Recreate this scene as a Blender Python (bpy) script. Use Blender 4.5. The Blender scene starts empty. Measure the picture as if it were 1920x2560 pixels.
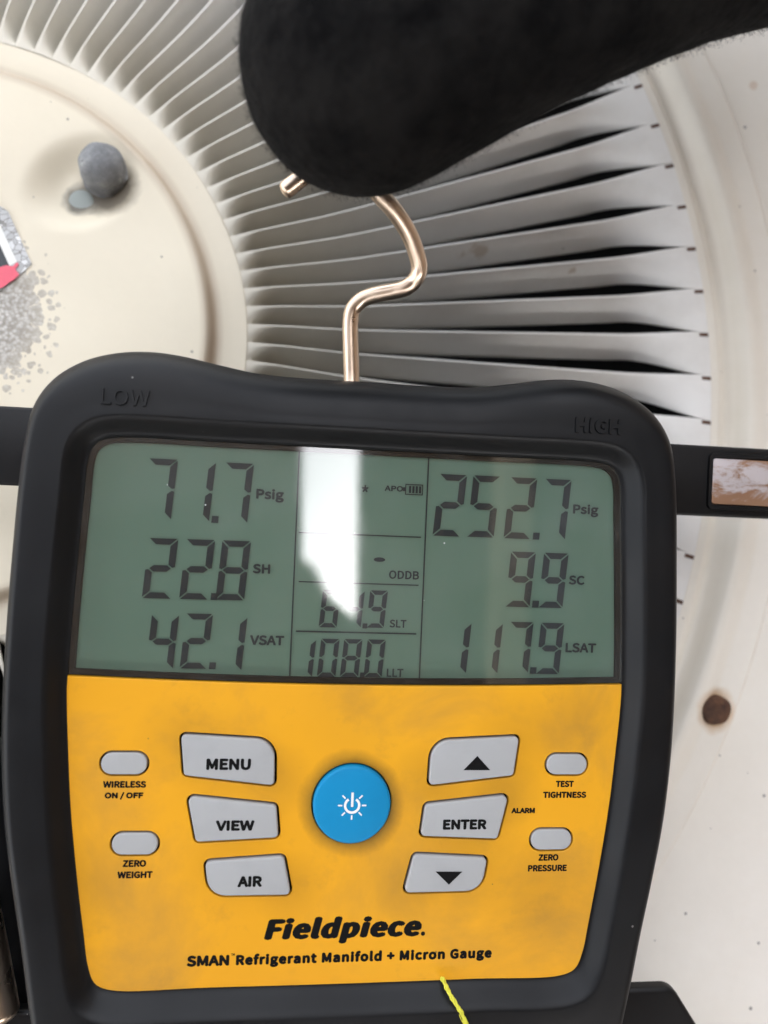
import bpy, bmesh, math, os, random
import numpy as np
from mathutils import Matrix, Vector

R = math.radians
random.seed(7)
scene = bpy.context.scene
COL = scene.collection

# ------------------------------------------------------------------ geometry of the shot
F = 1922.0                       # focal length in photo pixels (1920 x 2560)
CX, CY = 960.0, 1280.0
# top panel of the unit: Z = DG + A X + B Y in camera axes (right, down, forward)
A_G, B_G, DG = 0.13178687, -0.11568182, 0.235
ng = np.array([-A_G, -B_G, 1.0]); ng /= np.linalg.norm(ng)
gx = np.array([1, 0, A_G]); gx /= np.linalg.norm(gx)
gy = np.cross(ng, gx)
M = np.stack([gx, -gy, -ng])     # camera axes -> world axes
OG = np.array([0, 0, DG])
def c2w(p): return M @ (np.asarray(p, float) - OG)
def ray(px, py): return np.array([(px - CX) / F, (py - CY) / F, 1.0])
def CP(px, py, Z): return c2w(ray(px, py) * Z)                 # pixel at a known depth
def GP(px, py, z=0.0):                                          # pixel on the horizontal plane at height z
    d = ray(px, py); dw = M @ d; o = c2w([0, 0, 0])
    return o + dw * ((z - o[2]) / dw[2])
# face of the gauge
A_D, B_D, ROLL, U0, DD = 0.123993905, 0.00435689483, 0.0423258744, -4.55139762, 0.175
nd = np.array([-A_D, -B_D, 1.0]); nd /= np.linalg.norm(nd)
dx = np.array([1, 0, A_D]); dx /= np.linalg.norm(dx)
dy = np.cross(nd, dx)
DU = math.cos(ROLL) * dx + math.sin(ROLL) * dy
DV = math.sin(ROLL) * dx - math.cos(ROLL) * dy
OD = np.array([0, 0, DD]) + DU * U0 / 1000
def L(px, py, z=0.0):                                           # pixel on a plane of the gauge -> local mm
    d = ray(px, py); t = (OD @ nd - z / 1000) / (d @ nd); q = d * t - OD
    return (q @ DU * 1000, q @ DV * 1000)

# ------------------------------------------------------------------ camera, sky, sun, exposure
cam_d = bpy.data.cameras.new('camera'); cam = bpy.data.objects.new('camera', cam_d); COL.objects.link(cam)
cam_d.sensor_fit = 'VERTICAL'; cam_d.sensor_height = 36.0; cam_d.lens = 36.0 * F / 2560.0
cam_d.clip_start = 0.005; cam_d.clip_end = 500
Rm = np.stack([M @ [1, 0, 0], M @ [0, -1, 0], M @ [0, 0, -1]], 1)
cam.matrix_world = Matrix.Translation(Vector(c2w([0, 0, 0]))) @ Matrix(Rm.tolist()).to_4x4()
cam_d.dof.use_dof = True; cam_d.dof.focus_distance = 0.182; cam_d.dof.aperture_fstop = 9.5
scene.camera = cam

SUN_EL, SUN_AZ = 52.0, 135.0      # azimuth clockwise from +Y
world = bpy.data.worlds.new('World'); scene.world = world; world.use_nodes = True
nt = world.node_tree; bg = nt.nodes['Background']
sky = nt.nodes.new('ShaderNodeTexSky'); sky.sky_type = 'NISHITA'; sky.sun_disc = False
sky.sun_elevation = R(SUN_EL); sky.sun_rotation = R(SUN_AZ)
sky.dust_density = 6.0; sky.air_density = 1.0; sky.ozone_density = 0.5
hs = nt.nodes.new('ShaderNodeHueSaturation'); hs.inputs['Saturation'].default_value = 0.28
nt.links.new(sky.outputs[0], hs.inputs['Color']); nt.links.new(hs.outputs[0], bg.inputs[0])
bg.inputs[1].default_value = 0.15

sd = bpy.data.lights.new('sun', 'SUN'); sd.energy = 3.0; sd.angle = R(0.5); sd.color = (1, .95, .88)
sun = bpy.data.objects.new('sun', sd); COL.objects.link(sun)
sv = Vector((math.sin(R(SUN_AZ)) * math.cos(R(SUN_EL)), math.cos(R(SUN_AZ)) * math.cos(R(SUN_EL)), math.sin(R(SUN_EL))))
sun.rotation_euler = sv.to_track_quat('Z', 'Y').to_euler(); sun.location = sv * 20

vs = scene.view_settings; vs.view_transform = 'Standard'; vs.look = 'None'; vs.gamma = 1; vs.use_curve_mapping = False
vs.exposure = 2.92
scene.cycles.use_denoising = True
scene.cycles.max_bounces = 10; scene.cycles.diffuse_bounces = 5; scene.cycles.transparent_max_bounces = 12
scene.cycles.caustics_reflective = False; scene.cycles.caustics_refractive = False
scene.cycles.sample_clamp_indirect = 6

# ------------------------------------------------------------------ material helpers
class NT:
    def __init__(s, name):
        s.m = bpy.data.materials.new(name); s.m.use_nodes = True; s.t = s.m.node_tree
        s.b = s.t.nodes['Principled BSDF']; s.out = s.t.nodes['Material Output']
        s.tc = s.t.nodes.new('ShaderNodeTexCoord')
    def node(s, typ, ins=None, **kw):
        n = s.t.nodes.new(typ)
        for k, v in kw.items(): setattr(n, k, v)
        for k, v in (ins or {}).items():
            if isinstance(v, bpy.types.NodeSocket): s.t.links.new(v, n.inputs[k])
            else: n.inputs[k].default_value = v
        return n
    def set(s, **kw):
        for k, v in kw.items():
            k = k.replace('_', ' ')
            if isinstance(v, bpy.types.NodeSocket): s.t.links.new(v, s.b.inputs[k])
            else: s.b.inputs[k].default_value = v
        return s
    @property
    def obj(s): return s.tc.outputs['Object']
    def noise(s, scale, detail=4, rough=.55, vec=None, dist=0):
        return s.node('ShaderNodeTexNoise', {'Vector': vec or s.obj, 'Scale': scale, 'Detail': detail, 'Roughness': rough, 'Distortion': dist}).outputs['Fac']
    def ramp(s, fac, *stops, interp='LINEAR'):
        n = s.node('ShaderNodeValToRGB', {'Fac': fac}); cr = n.color_ramp; cr.interpolation = interp
        while len(cr.elements) < len(stops): cr.elements.new(0.5)
        for e, (p, c) in zip(cr.elements, stops):
            e.position = p; e.color = (c, c, c, 1) if not hasattr(c, '__len__') else (*c, 1)
        return n.outputs['Color']
    def mix(s, fac, a, b, mode='MIX'):
        n = s.node('ShaderNodeMix', data_type='RGBA', blend_type=mode)
        for i, v in ((0, fac), (6, a), (7, b)):
            if isinstance(v, bpy.types.NodeSocket): s.t.links.new(v, n.inputs[i])
            elif i == 0: n.inputs[i].default_value = v
            else: n.inputs[i].default_value = (*v, 1)
        return n.outputs[2]
    def math(s, op, a, b=0.0, c=0.0, clamp=False):
        n = s.node('ShaderNodeMath', operation=op, use_clamp=clamp)
        for i, v in enumerate((a, b, c)):
            if isinstance(v, bpy.types.NodeSocket): s.t.links.new(v, n.inputs[i])
            else: n.inputs[i].default_value = v
        return n.outputs[0]
    def specks(s, scale, size, amount, vec=None):
        """irregular little dots: cell distance below a size that differs per cell"""
        v = s.node('ShaderNodeTexVoronoi', {'Vector': vec or s.obj, 'Scale': scale, 'Randomness': 1.0})
        sep = s.node('ShaderNodeSeparateColor', {'Color': v.outputs['Color']})
        keep = s.math('LESS_THAN', sep.outputs[0], amount)
        rad = s.math('MULTIPLY', sep.outputs[1], size)
        d = s.math('LESS_THAN', v.outputs['Distance'], rad)
        return s.math('MULTIPLY', keep, d)
    def dist_to(s, p):
        n = s.node('ShaderNodeVectorMath', {0: s.obj, 1: p}, operation='DISTANCE'); return n.outputs['Value']
    def radial(s):
        n = s.node('ShaderNodeVectorMath', {0: s.obj, 1: (1, 1, 0)}, operation='MULTIPLY')
        return s.node('ShaderNodeVectorMath', {0: n.outputs[0]}, operation='LENGTH').outputs['Value']
    def bump(s, h, strength, dist):
        n = s.node('ShaderNodeBump', {'Height': h, 'Strength': strength, 'Distance': dist}); s.t.links.new(n.outputs[0], s.b.inputs['Normal']); return s

def plain(name, col, rough=.5, metal=0, **kw):
    n = NT(name); n.set(Base_Color=(*col, 1), Roughness=rough, Metallic=metal, **kw); return n.m

# hub centre on the panel plane (world)
HUB = np.array([-0.13408858, 0.05424228, 0.0])
R_IN, R_OUT, R_GRV, R_LIP = 0.0927126, 0.24400522, 0.2502855, 0.27130048
def hl(px, py, z=0.0): return GP(px, py, z) - HUB             # pixel -> hub-local metres

# ------------------------------------------------------------------ materials
def mat_paint():
    n = NT('cream_paint')
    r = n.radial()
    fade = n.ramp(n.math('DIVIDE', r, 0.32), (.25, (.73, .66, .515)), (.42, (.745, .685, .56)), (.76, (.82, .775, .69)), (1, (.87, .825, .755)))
    big = n.noise(14, 5, .6); fine = n.noise(300, 3, .6)
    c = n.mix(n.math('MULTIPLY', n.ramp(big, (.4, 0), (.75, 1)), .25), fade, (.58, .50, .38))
    c = n.mix(n.math('MULTIPLY', fine, .08), c, (.45, .42, .36))
    # dirt settled in the roll groove and in the step of the hub
    g = n.math('SUBTRACT', 1.0, n.math('DIVIDE', n.math('ABSOLUTE', n.math('SUBTRACT', r, .2535)), .005), clamp=True)
    g = n.math('MULTIPLY', g, n.ramp(n.noise(16, 3), (.35, .05), (.7, .42)))
    c = n.mix(g, c, (.42, .33, .21))
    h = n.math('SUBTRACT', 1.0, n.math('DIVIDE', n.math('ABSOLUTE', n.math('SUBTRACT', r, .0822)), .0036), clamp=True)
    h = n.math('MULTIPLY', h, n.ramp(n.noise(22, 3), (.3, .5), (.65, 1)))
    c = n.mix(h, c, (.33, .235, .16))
    # adhesive residue of an old round sticker
    sc = hl(-62, 800)
    wob = n.math('MULTIPLY_ADD', n.noise(90, 3), .006, -.003)
    d = n.math('ADD', n.dist_to((float(sc[0]), float(sc[1]), .0034)), wob)
    inner = n.ramp(n.math('DIVIDE', d, .03), (.40, 1), (.60, .80), (.70, .36), (.88, .20), (.925, 0))
    wv = n.node('ShaderNodeVectorMath', {0: n.obj, 1: n.node('ShaderNodeVectorMath', {0: n.node('ShaderNodeTexNoise', {'Vector': n.obj, 'Scale': 500.0}).outputs['Color'], 1: (.0016, .0016, 0)}, operation='MULTIPLY').outputs[0]}, operation='ADD')
    fl = n.node('ShaderNodeTexVoronoi', {'Vector': wv.outputs[0], 'Scale': 430.0})
    keep = n.node('ShaderNodeSeparateColor', {'Color': fl.outputs['Color']})
    msk = n.math('LESS_THAN', fl.outputs['Distance'], n.math('MULTIPLY_ADD', inner, 1.15, n.math('MULTIPLY_ADD', keep.outputs[0], .45, -.20)))
    edge = n.math('LESS_THAN', d, .0279)
    msk = n.math('MULTIPLY', msk, edge)
    grn = n.node('ShaderNodeTexVoronoi', {'Vector': n.obj, 'Scale': 900.0})
    rc = n.ramp(n.noise(700, 4, .7), (.3, (.27, .235, .19)), (.55, (.42, .385, .33)), (.75, (.66, .65, .62)))
    rc = n.mix(n.ramp(n.math('DIVIDE', d, .03), (.35, .5), (.75, 0)), rc, n.ramp(grn.outputs['Distance'], (.05, (.85, .85, .84)), (.45, (.42, .41, .39)), (.7, (.16, .15, .13))))
    c = n.mix(n.math('MULTIPLY', msk, n.ramp(n.math('DIVIDE', d, .03), (.5, .95), (.95, .6))), c, rc)
    # dark specks, drips of rust, contact shade painted under the cap nut
    sp = n.specks(210, .13, .24); c = n.mix(n.math('MULTIPLY', sp, .7), c, (.10, .09, .08))
    sp2 = n.specks(60, .07, .15); c = n.mix(n.math('MULTIPLY', sp2, .35), c, (.38, .27, .15))
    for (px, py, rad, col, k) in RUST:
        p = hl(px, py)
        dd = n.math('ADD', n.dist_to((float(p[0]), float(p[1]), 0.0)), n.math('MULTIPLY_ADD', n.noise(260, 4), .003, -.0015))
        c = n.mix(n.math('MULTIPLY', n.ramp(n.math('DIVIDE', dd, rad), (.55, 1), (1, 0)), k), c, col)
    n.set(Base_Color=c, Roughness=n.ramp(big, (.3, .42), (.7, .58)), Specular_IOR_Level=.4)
    n.bump(n.noise(420, 4, .6), .10, .0006)
    return n.m
RUST = [(1783, 1773, .0080, (.55, .33, .14), .8), (278, 478, .0105, (.07, .055, .04), .85),  # rust halo of the screw; painted contact shade under the cap nut
        (200, 497, .0062, (.10, .09, .07), .9), (428, 848, .0016, (.30, .24, .16), .6)]  # dark ring round the flush screw, small brown mark
RUST += [(1885, 212, .002, (.55, .36, .22), .45), (1160, 635, .003, (.42, .33, .24), 0)]

def mat_slat():
    n = NT('louvre_paint')
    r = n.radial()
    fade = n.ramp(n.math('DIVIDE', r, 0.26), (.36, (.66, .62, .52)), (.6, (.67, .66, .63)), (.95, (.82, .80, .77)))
    oi = n.node('ShaderNodeObjectInfo')
    geo = n.node('ShaderNodeNewGeometry')
    off = n.node('ShaderNodeVectorMath', {0: n.obj, 1: (0, 0, 0)}, operation='ADD')
    rv = n.node('ShaderNodeCombineXYZ', {0: n.math('MULTIPLY', oi.outputs['Random'], 7.0), 1: 0.0, 2: n.math('MULTIPLY', oi.outputs['Random'], 3.0)})
    n.t.links.new(rv.outputs[0], off.inputs[1])
    v = off.outputs[0]
    st = n.ramp(n.noise(35, 5, .65, v), (.45, 0), (.8, 1))
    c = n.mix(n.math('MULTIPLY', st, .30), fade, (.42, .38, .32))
    c = n.mix(n.math('MULTIPLY', n.specks(170, .09, .14, v), .6), c, (.16, .12, .09))
    for px, py, rad in ((1160, 650, .0042), (1205, 628, .0052), (1210, 655, .0040), (1430, 672, .0022)):   # brown smudge left by a dirty finger
        p = GP(px, py, -.006)
        dd = n.node('ShaderNodeVectorMath', {0: geo.outputs['Position'], 1: tuple(map(float, p))}, operation='DISTANCE').outputs['Value']
        dd = n.math('ADD', dd, n.math('MULTIPLY_ADD', n.noise(240, 4, .6, geo.outputs['Position']), .008, -.004))
        c = n.mix(n.ramp(n.math('DIVIDE', dd, rad), (.45, .55), (.7, 0)), c, (.36, .27, .18))
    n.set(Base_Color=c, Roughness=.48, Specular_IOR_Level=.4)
    n.bump(n.noise(300, 4, .6, v), .08, .0005)
    return n.m

def mat_rubber(name='rubber', col=(.0024, .0029, .0038), rough=.41, dusty=.4):
    n = NT(name)
    a = n.noise(30, 5, .6); b = n.noise(900, 3, .6)
    c = n.mix(n.math('MULTIPLY', n.ramp(a, (.4, 0), (.75, 1)), dusty), col, tuple(x * 1.6 + .001 for x in col))
    g = n.node('ShaderNodeTexNoise', {'Vector': n.obj, 'Scale': 11.0, 'Detail': 6.0, 'Roughness': .65})
    c = n.mix(n.math('MULTIPLY', n.ramp(g.outputs['Fac'], (.52, 0), (.72, 1)), .45 * dusty), c, (.035, .027, .020))
    sp = n.specks(330, .10, .05); c = n.mix(n.math('MULTIPLY', sp, .5), c, (.35, .34, .32))
    n.set(Base_Color=c, Roughness=n.ramp(a, (.3, rough - .06), (.7, rough + .12)), Specular_IOR_Level=.30)
    n.bump(b, .06, .0002)
    return n.m

def mat_yellow():
    n = NT('yellow_plastic')
    a = n.noise(26, 6, .62, dist=.4); b = n.noise(70, 5, .7); c0 = n.noise(9, 4, .5)
    c = n.mix(n.math('MULTIPLY', n.ramp(c0, (.35, 0), (.7, 1)), .5), (.74, .335, .005), (.80, .39, .011))
    c = n.mix(n.math('MULTIPLY', n.ramp(a, (.47, 0), (.74, 1)), .62), c, (.36, .20, .04))
    c = n.mix(n.math('MULTIPLY', n.ramp(b, (.58, 0), (.85, 1)), .40), c, (.26, .15, .04))
    sp = n.specks(240, .075, .10); c = n.mix(n.math('MULTIPLY', sp, .7), c, (.10, .07, .03))
    # grime worked in around the keys
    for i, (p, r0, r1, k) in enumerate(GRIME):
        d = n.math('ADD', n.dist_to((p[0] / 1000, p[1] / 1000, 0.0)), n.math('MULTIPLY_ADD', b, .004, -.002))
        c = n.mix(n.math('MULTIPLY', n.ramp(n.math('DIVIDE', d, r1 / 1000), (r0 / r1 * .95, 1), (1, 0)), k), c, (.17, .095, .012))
    n.set(Base_Color=c, Roughness=n.ramp(a, (.3, .42), (.7, .56)), Specular_IOR_Level=.4)
    n.bump(n.noise(600, 3), .06, .0002)
    return n.m
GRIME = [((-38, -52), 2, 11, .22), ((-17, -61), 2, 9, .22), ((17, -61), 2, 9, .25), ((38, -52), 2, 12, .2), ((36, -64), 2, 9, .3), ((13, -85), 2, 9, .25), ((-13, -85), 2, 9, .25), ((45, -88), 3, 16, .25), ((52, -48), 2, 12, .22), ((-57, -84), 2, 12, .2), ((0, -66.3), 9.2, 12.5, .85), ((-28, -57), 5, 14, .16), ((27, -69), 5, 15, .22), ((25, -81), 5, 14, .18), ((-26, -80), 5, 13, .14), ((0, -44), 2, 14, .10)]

def mat_key(name, col):
    n = NT(name); a = n.noise(60, 5, .6)
    c = n.mix(n.math('MULTIPLY', n.ramp(a, (.5, 0), (.8, 1)), .35), col, tuple(x * .62 for x in col))
    c = n.mix(n.math('MULTIPLY', n.specks(320, .09, .06), .7), c, (.06, .05, .04))
    n.set(Base_Color=c, Roughness=.5, Specular_IOR_Level=.25); n.bump(n.noise(900, 3), .05, .0002); return n.m

def mat_lens():
    n = NT('screen_lens'); t = n.t
    t.nodes.remove(n.b)
    geo = n.node('ShaderNodeNewGeometry')
    dot = n.node('ShaderNodeVectorMath', {0: geo.outputs['Normal'], 1: geo.outputs['Incoming']}, operation='DOT_PRODUCT')
    c = n.math('ABSOLUTE', dot.outputs['Value'])
    sch = n.math('MULTIPLY_ADD', n.math('POWER', n.math('SUBTRACT', 1.0, c, clamp=True), 5.0), 1 - LENS_F0, LENS_F0)
    rgh = n.math('MULTIPLY_ADD', n.noise(60, 4, .7), .075, .0)
    gl = n.node('ShaderNodeBsdfGlossy', {'Color': (1, 1, 1, 1), 'Roughness': rgh})
    tr = n.node('ShaderNodeBsdfTransparent', {'Color': (.93, .96, .94, 1)})
    m1 = n.node('ShaderNodeMixShader', {0: sch, 1: tr.outputs[0], 2: gl.outputs[0]})
    df = n.node('ShaderNodeBsdfDiffuse', {'Color': (.75, .78, .78, 1)})
    smear = n.ramp(n.noise(34, 5, .65, dist=.8), (.42, 0), (.8, .05))
    map_ = n.node('ShaderNodeMapping', {'Vector': n.obj, 'Rotation': (0, 0, .9), 'Scale': (900, 40, 1)})
    scr = n.ramp(n.noise(1.0, 3, .6, map_.outputs[0]), (.70, 0), (.85, .10))
    scr = n.math('MULTIPLY', scr, n.ramp(n.noise(40, 3), (.5, 0), (.7, 1)))
    dust = n.math('MULTIPLY', n.specks(480, .10, .07), .8)
    hz = n.math('ADD', n.math('MAXIMUM', dust, n.math('ADD', smear, scr)), .004, clamp=True)
    m2 = n.node('ShaderNodeMixShader', {0: hz, 1: m1.outputs[0], 2: df.outputs[0]})
    t.links.new(m2.outputs[0], n.out.inputs[0])
    return n.m
LENS_F0 = 0.145

def mat_lcd():
    n = NT('liquid_crystal'); a = n.noise(18, 3)
    n.set(Base_Color=n.mix(a, (.108, .190, .152), (.130, .198, .142)), Roughness=.45, Specular_IOR_Level=.3); return n.m

def mat_chrome():
    n = NT('plated_wire'); a = n.noise(70, 5, .6)
    n.set(Base_Color=n.mix(a, (.72, .55, .42), (.80, .66, .52)), Metallic=1.0, Roughness=n.ramp(a, (.35, .26), (.7, .38)))  # brown reflections put into the metal's tint
    n.bump(n.noise(500, 4), .03, .0003); return n.m

def mat_foil():
    n = NT('foil_plate')
    mp = n.node('ShaderNodeMapping', {'Vector': n.obj, 'Scale': (.55, 1.3, 1)})
    a = n.noise(190, 6, .72, mp.outputs[0], .5); b = n.noise(45, 3, .5, mp.outputs[0])
    c = n.mix(n.ramp(n.math('ADD', n.math('MULTIPLY', a, .55), n.math('MULTIPLY', b, .5)), (.525, 0), (.60, 1)), (.46, .27, .17), (.66, .61, .62))  # brown and pale patches painted in as reflected surroundings
    n.set(Base_Color=c, Metallic=.55, Roughness=n.ramp(a, (.4, .28), (.6, .5)), Specular_IOR_Level=.4); n.bump(n.noise(220, 4), .2, .0005); return n.m

def mat_lead():
    n = NT('weathered_cap'); a = n.noise(160, 6, .7)
    c = n.ramp(a, (.28, (.14, .145, .15)), (.5, (.25, .255, .26)), (.60, (.33, .335, .335)), (.68, (.66, .66, .64)))
    c = n.mix(n.specks(420, .16, .12), c, (.02, .02, .02))
    n.set(Base_Color=c, Roughness=.62); n.bump(n.noise(420, 6, .75), .9, .0012); return n.m

def mat_rust():
    n = NT('rusty_steel'); a = n.noise(300, 6, .7)
    n.set(Base_Color=n.ramp(a, (.3, (.035, .018, .012)), (.6, (.11, .05, .026)), (.8, (.20, .10, .05))), Roughness=.85)
    n.bump(a, .7, .001); return n.m

def mat_knit():
    n = NT('knit_glove')
    w = n.node('ShaderNodeTexVoronoi', {'Vector': n.obj, 'Scale': 520.0})
    a = n.noise(85, 5, .7)
    n.set(Base_Color=n.ramp(a, (.38, (.0034, .0034, .0037)), (.62, (.0120, .0115, .0112))), Roughness=.95, Specular_IOR_Level=.06, Sheen_Weight=.02, Sheen_Roughness=.5)
    n.bump(n.math('ADD', w.outputs['Distance'], n.math('MULTIPLY', a, .8)), .4, .0006); return n.m

def mat_silver_sticker():
    n = NT('crazed_silver_foil')
    e = n.node('ShaderNodeTexVoronoi', {'Vector': n.obj, 'Scale': 520.0}, feature='DISTANCE_TO_EDGE')
    v = n.node('ShaderNodeTexVoronoi', {'Vector': n.obj, 'Scale': 520.0})
    sep = n.node('ShaderNodeSeparateColor', {'Color': v.outputs['Color']})
    base = n.ramp(sep.outputs[0], (0, (.36, .36, .355)), (.8, (.52, .52, .515)), (1, (.78, .78, .77)))
    c = n.mix(n.math('LESS_THAN', e.outputs['Distance'], .05), base, (.20, .19, .175))
    c = n.mix(n.math('MULTIPLY', n.noise(900, 4), .3), c, (.25, .23, .2))
    n.set(Base_Color=c, Metallic=.3, Roughness=.42); n.bump(sep.outputs[1], .25, .0005); return n.m

def mat_brick():
    n = NT('pale_brick')
    bt = n.node('ShaderNodeTexBrick', {'Vector': n.tc.outputs['Generated'], 'Color1': (.25, .18, .13, 1), 'Color2': (.31, .23, .17, 1), 'Mortar': (.36, .32, .28, 1), 'Scale': 14.0, 'Mortar Size': .012})
    n.set(Base_Color=n.mix(n.math('MULTIPLY', n.noise(6, 4), .4), bt.outputs[0], (.24, .17, .13)), Roughness=.9); return n.m

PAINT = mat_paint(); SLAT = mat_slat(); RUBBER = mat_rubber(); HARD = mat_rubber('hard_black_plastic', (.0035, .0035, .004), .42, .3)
YEL = mat_yellow(); KEY = mat_key('grey_key', (.39, .395, .395)); BLUE = mat_key('blue_key', (.003, .235, .48))
LENS = mat_lens(); LCD = mat_lcd(); SEG = plain('lcd_segment', (.020, .027, .032), .7, Specular_IOR_Level=.1); INK = plain('black_ink', (.006, .006, .006), .8, Specular_IOR_Level=.1)
WHITE = plain('white_ink', (.82, .82, .80), .5); WELL = plain('dark_well', (.008, .007, .006), .8, Specular_IOR_Level=.15)
CHROME = mat_chrome(); FOIL = mat_foil(); LEAD = mat_lead(); RUSTM = mat_rust(); KNIT = mat_knit(); SILV = mat_silver_sticker()
BRICK = mat_brick(); INSIDE = plain('dark_interior', (.004, .004, .004), .9)
ZINC = plain('zinc_screw', (.30, .33, .31), .6, .1); PINK = plain('pink_paint', (.75, .12, .17), .6); STKB = plain('sticker_black', (.035, .04, .045), .5)
STKW = plain('sticker_white', (.80, .79, .74), .5)

# ------------------------------------------------------------------ object helpers
def mesh(name, verts, faces, mats, parent=None, smooth=False, loc=None, mi=None, auto=None):
    me = bpy.data.meshes.new(name); me.from_pydata([tuple(map(float, v)) for v in verts], [], faces); me.update()
    for m in (mats if isinstance(mats, (list, tuple)) else [mats]): me.materials.append(m)
    if mi is not None: me.polygons.foreach_set('material_index', mi)
    if smooth: me.polygons.foreach_set('use_smooth', [True] * len(me.polygons))
    return link(name, me, parent, loc, auto)
def link(name, me, parent=None, loc=None, auto=None):
    o = bpy.data.objects.new(name, me); COL.objects.link(o)
    if parent: o.parent = parent
    if loc is not None: o.location = loc
    if auto is not None:
        me.set_sharp_from_angle(angle=R(auto))
    return o
def empty(name, loc=(0, 0, 0)):
    o = bpy.data.objects.new(name, None); COL.objects.link(o); o.location = loc; o.empty_display_size = .01; return o
def tag(o, label=None, cat=None, group=None, kind=None):
    for k, v in (('label', label), ('category', cat), ('group', group), ('kind', kind)):
        if v: o[k] = v
    return o
def sm(a, b, x):
    t = np.clip((x - a) / (b - a), 0, 1); return t * t * (3 - 2 * t)

def grid(nu, nv, closed_v=False):
    f = []
    for i in range(nu - 1):
        for j in range(nv if closed_v else nv - 1):
            k = (j + 1) % nv
            f.append((i * nv + j, i * nv + k, (i + 1) * nv + k, (i + 1) * nv + j))
    return f

def round_poly(pts, seg=8):
    """[(x, y, radius)] -> rounded outline, counter-clockwise"""
    n = len(pts); out = []
    for i in range(n):
        p0, p1, p2 = (np.array(pts[k % n][:2], float) for k in (i - 1, i, i + 1)); r = pts[i][2]
        a = p0 - p1; b = p2 - p1; la, lb = np.linalg.norm(a), np.linalg.norm(b); a /= la; b /= lb
        ang = math.acos(max(-1, min(1, a @ b))); d = min(r / math.tan(ang / 2), la * .49, lb * .49); r = d * math.tan(ang / 2)
        c = p1 + (a + b) / np.linalg.norm(a + b) * (r / math.sin(ang / 2))
        s = p1 + a * d - c; e = p1 + b * d - c
        a0 = math.atan2(s[1], s[0]); a1 = math.atan2(e[1], e[0]); da = (a1 - a0 + math.pi) % (2 * math.pi) - math.pi
        out += [tuple(c + r * np.array([math.cos(a0 + da * k / seg), math.sin(a0 + da * k / seg)])) for k in range(seg + 1)]
    if sum(out[i][0] * out[(i + 1) % len(out)][1] - out[(i + 1) % len(out)][0] * out[i][1] for i in range(len(out))) < 0: out.reverse()
    return out
def inset(pts, d):
    p = np.array(pts); nx = np.roll(p, -1, 0) - p; nx = np.stack([-nx[:, 1], nx[:, 0]], 1); nx /= np.linalg.norm(nx, axis=1)[:, None] + 1e-9
    v = nx + np.roll(nx, 1, 0); v /= np.linalg.norm(v, axis=1)[:, None] + 1e-9
    k = 1 / np.maximum(.5, np.sum(v * nx, 1)); return p + v * (d * k)[:, None]
def slab(name, out, z0, z1, bev, mat, parent, crown=0.0, loc=(0, 0, 0)):
    """closed plate from an outline in mm with a rounded upper edge"""
    prof = [(0, z0)] + [(bev * (1 - math.cos(t)), z1 - bev + bev * math.sin(t)) for t in np.linspace(0, math.pi / 2, 6)] if bev else [(0, z0), (0, z1)]
    v = []; m = len(out)
    for d, z in prof: v += [(x / 1000, y / 1000, z / 1000) for x, y in inset(out, d)]
    f = grid(len(prof), m, True)
    c = np.mean(inset(out, bev), 0); last = len(prof) - 1
    if crown:
        v += [((c[0] + (x - c[0]) * .6) / 1000, (c[1] + (y - c[1]) * .6) / 1000, (z1 + crown * .7) / 1000) for x, y in inset(out, bev)]
        f += grid(2, m, True) and [(last * m + j, last * m + (j + 1) % m, (last + 1) * m + (j + 1) % m, (last + 1) * m + j) for j in range(m)]
        v.append((c[0] / 1000, c[1] / 1000, (z1 + crown) / 1000)); f += [((last + 1) * m + j, (last + 1) * m + (j + 1) % m, len(v) - 1) for j in range(m)]
    else:
        f.append(tuple(last * m + j for j in range(m)))
    f.append(tuple(reversed(range(m))))
    return mesh(name, v, f, mat, parent, True, loc, auto=45)

def tube(name, pts, rad, mat, parent=None, seg=20, res=10, cap=True, scale=1.0):
    P = [np.array(p, float) for p in pts]; path = []; rr = []
    rads = rad if hasattr(rad, '__len__') else [rad] * len(P)
    for i in range(len(P) - 1):
        p0, p1, p2, p3 = P[max(i - 1, 0)], P[i], P[i + 1], P[min(i + 2, len(P) - 1)]
        for k in range(res):
            t = k / res
            path.append(.5 * (2 * p1 + (p2 - p0) * t + (2 * p0 - 5 * p1 + 4 * p2 - p3) * t * t + (3 * p1 - p0 - 3 * p2 + p3) * t ** 3))
            rr.append(rads[i] * (1 - t) + rads[i + 1] * t)
    path.append(P[-1]); rr.append(rads[-1]); path = np.array(path)
    T = np.gradient(path, axis=0); T /= np.linalg.norm(T, axis=1)[:, None]
    nrm = np.cross(T[0], [.3, .2, 1]); nrm /= np.linalg.norm(nrm); v = []
    rings = []
    for i in range(len(path)):
        nrm = nrm - T[i] * (nrm @ T[i]); nrm /= np.linalg.norm(nrm); b = np.cross(T[i], nrm)
        rings.append((path[i], nrm.copy(), b, rr[i]))
    if cap:   # rounded ends
        p, n_, b, r = rings[0]; head = [(p - T[0] * r * math.sin(t) * .6, n_, b, r * math.cos(t) + 1e-5) for t in (1.45, 1.1, .7, .3)]
        p, n_, b, r = rings[-1]; tail = [(p + T[-1] * r * math.sin(t) * .6, n_, b, r * math.cos(t) + 1e-5) for t in (.3, .7, 1.1, 1.45)]
        rings = head + rings + tail
    for p, n_, b, r in rings:
        for k in range(seg):
            a = 2 * math.pi * k / seg; v.append((p + r * (math.cos(a) * n_ + math.sin(a) * b)) * scale)
    f = grid(len(rings), seg, True); f.append(tuple(range(seg - 1, -1, -1))); f.append(tuple((len(rings) - 1) * seg + k for k in range(seg)))
    return mesh(name, v, f, mat, parent, True, auto=60)

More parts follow.
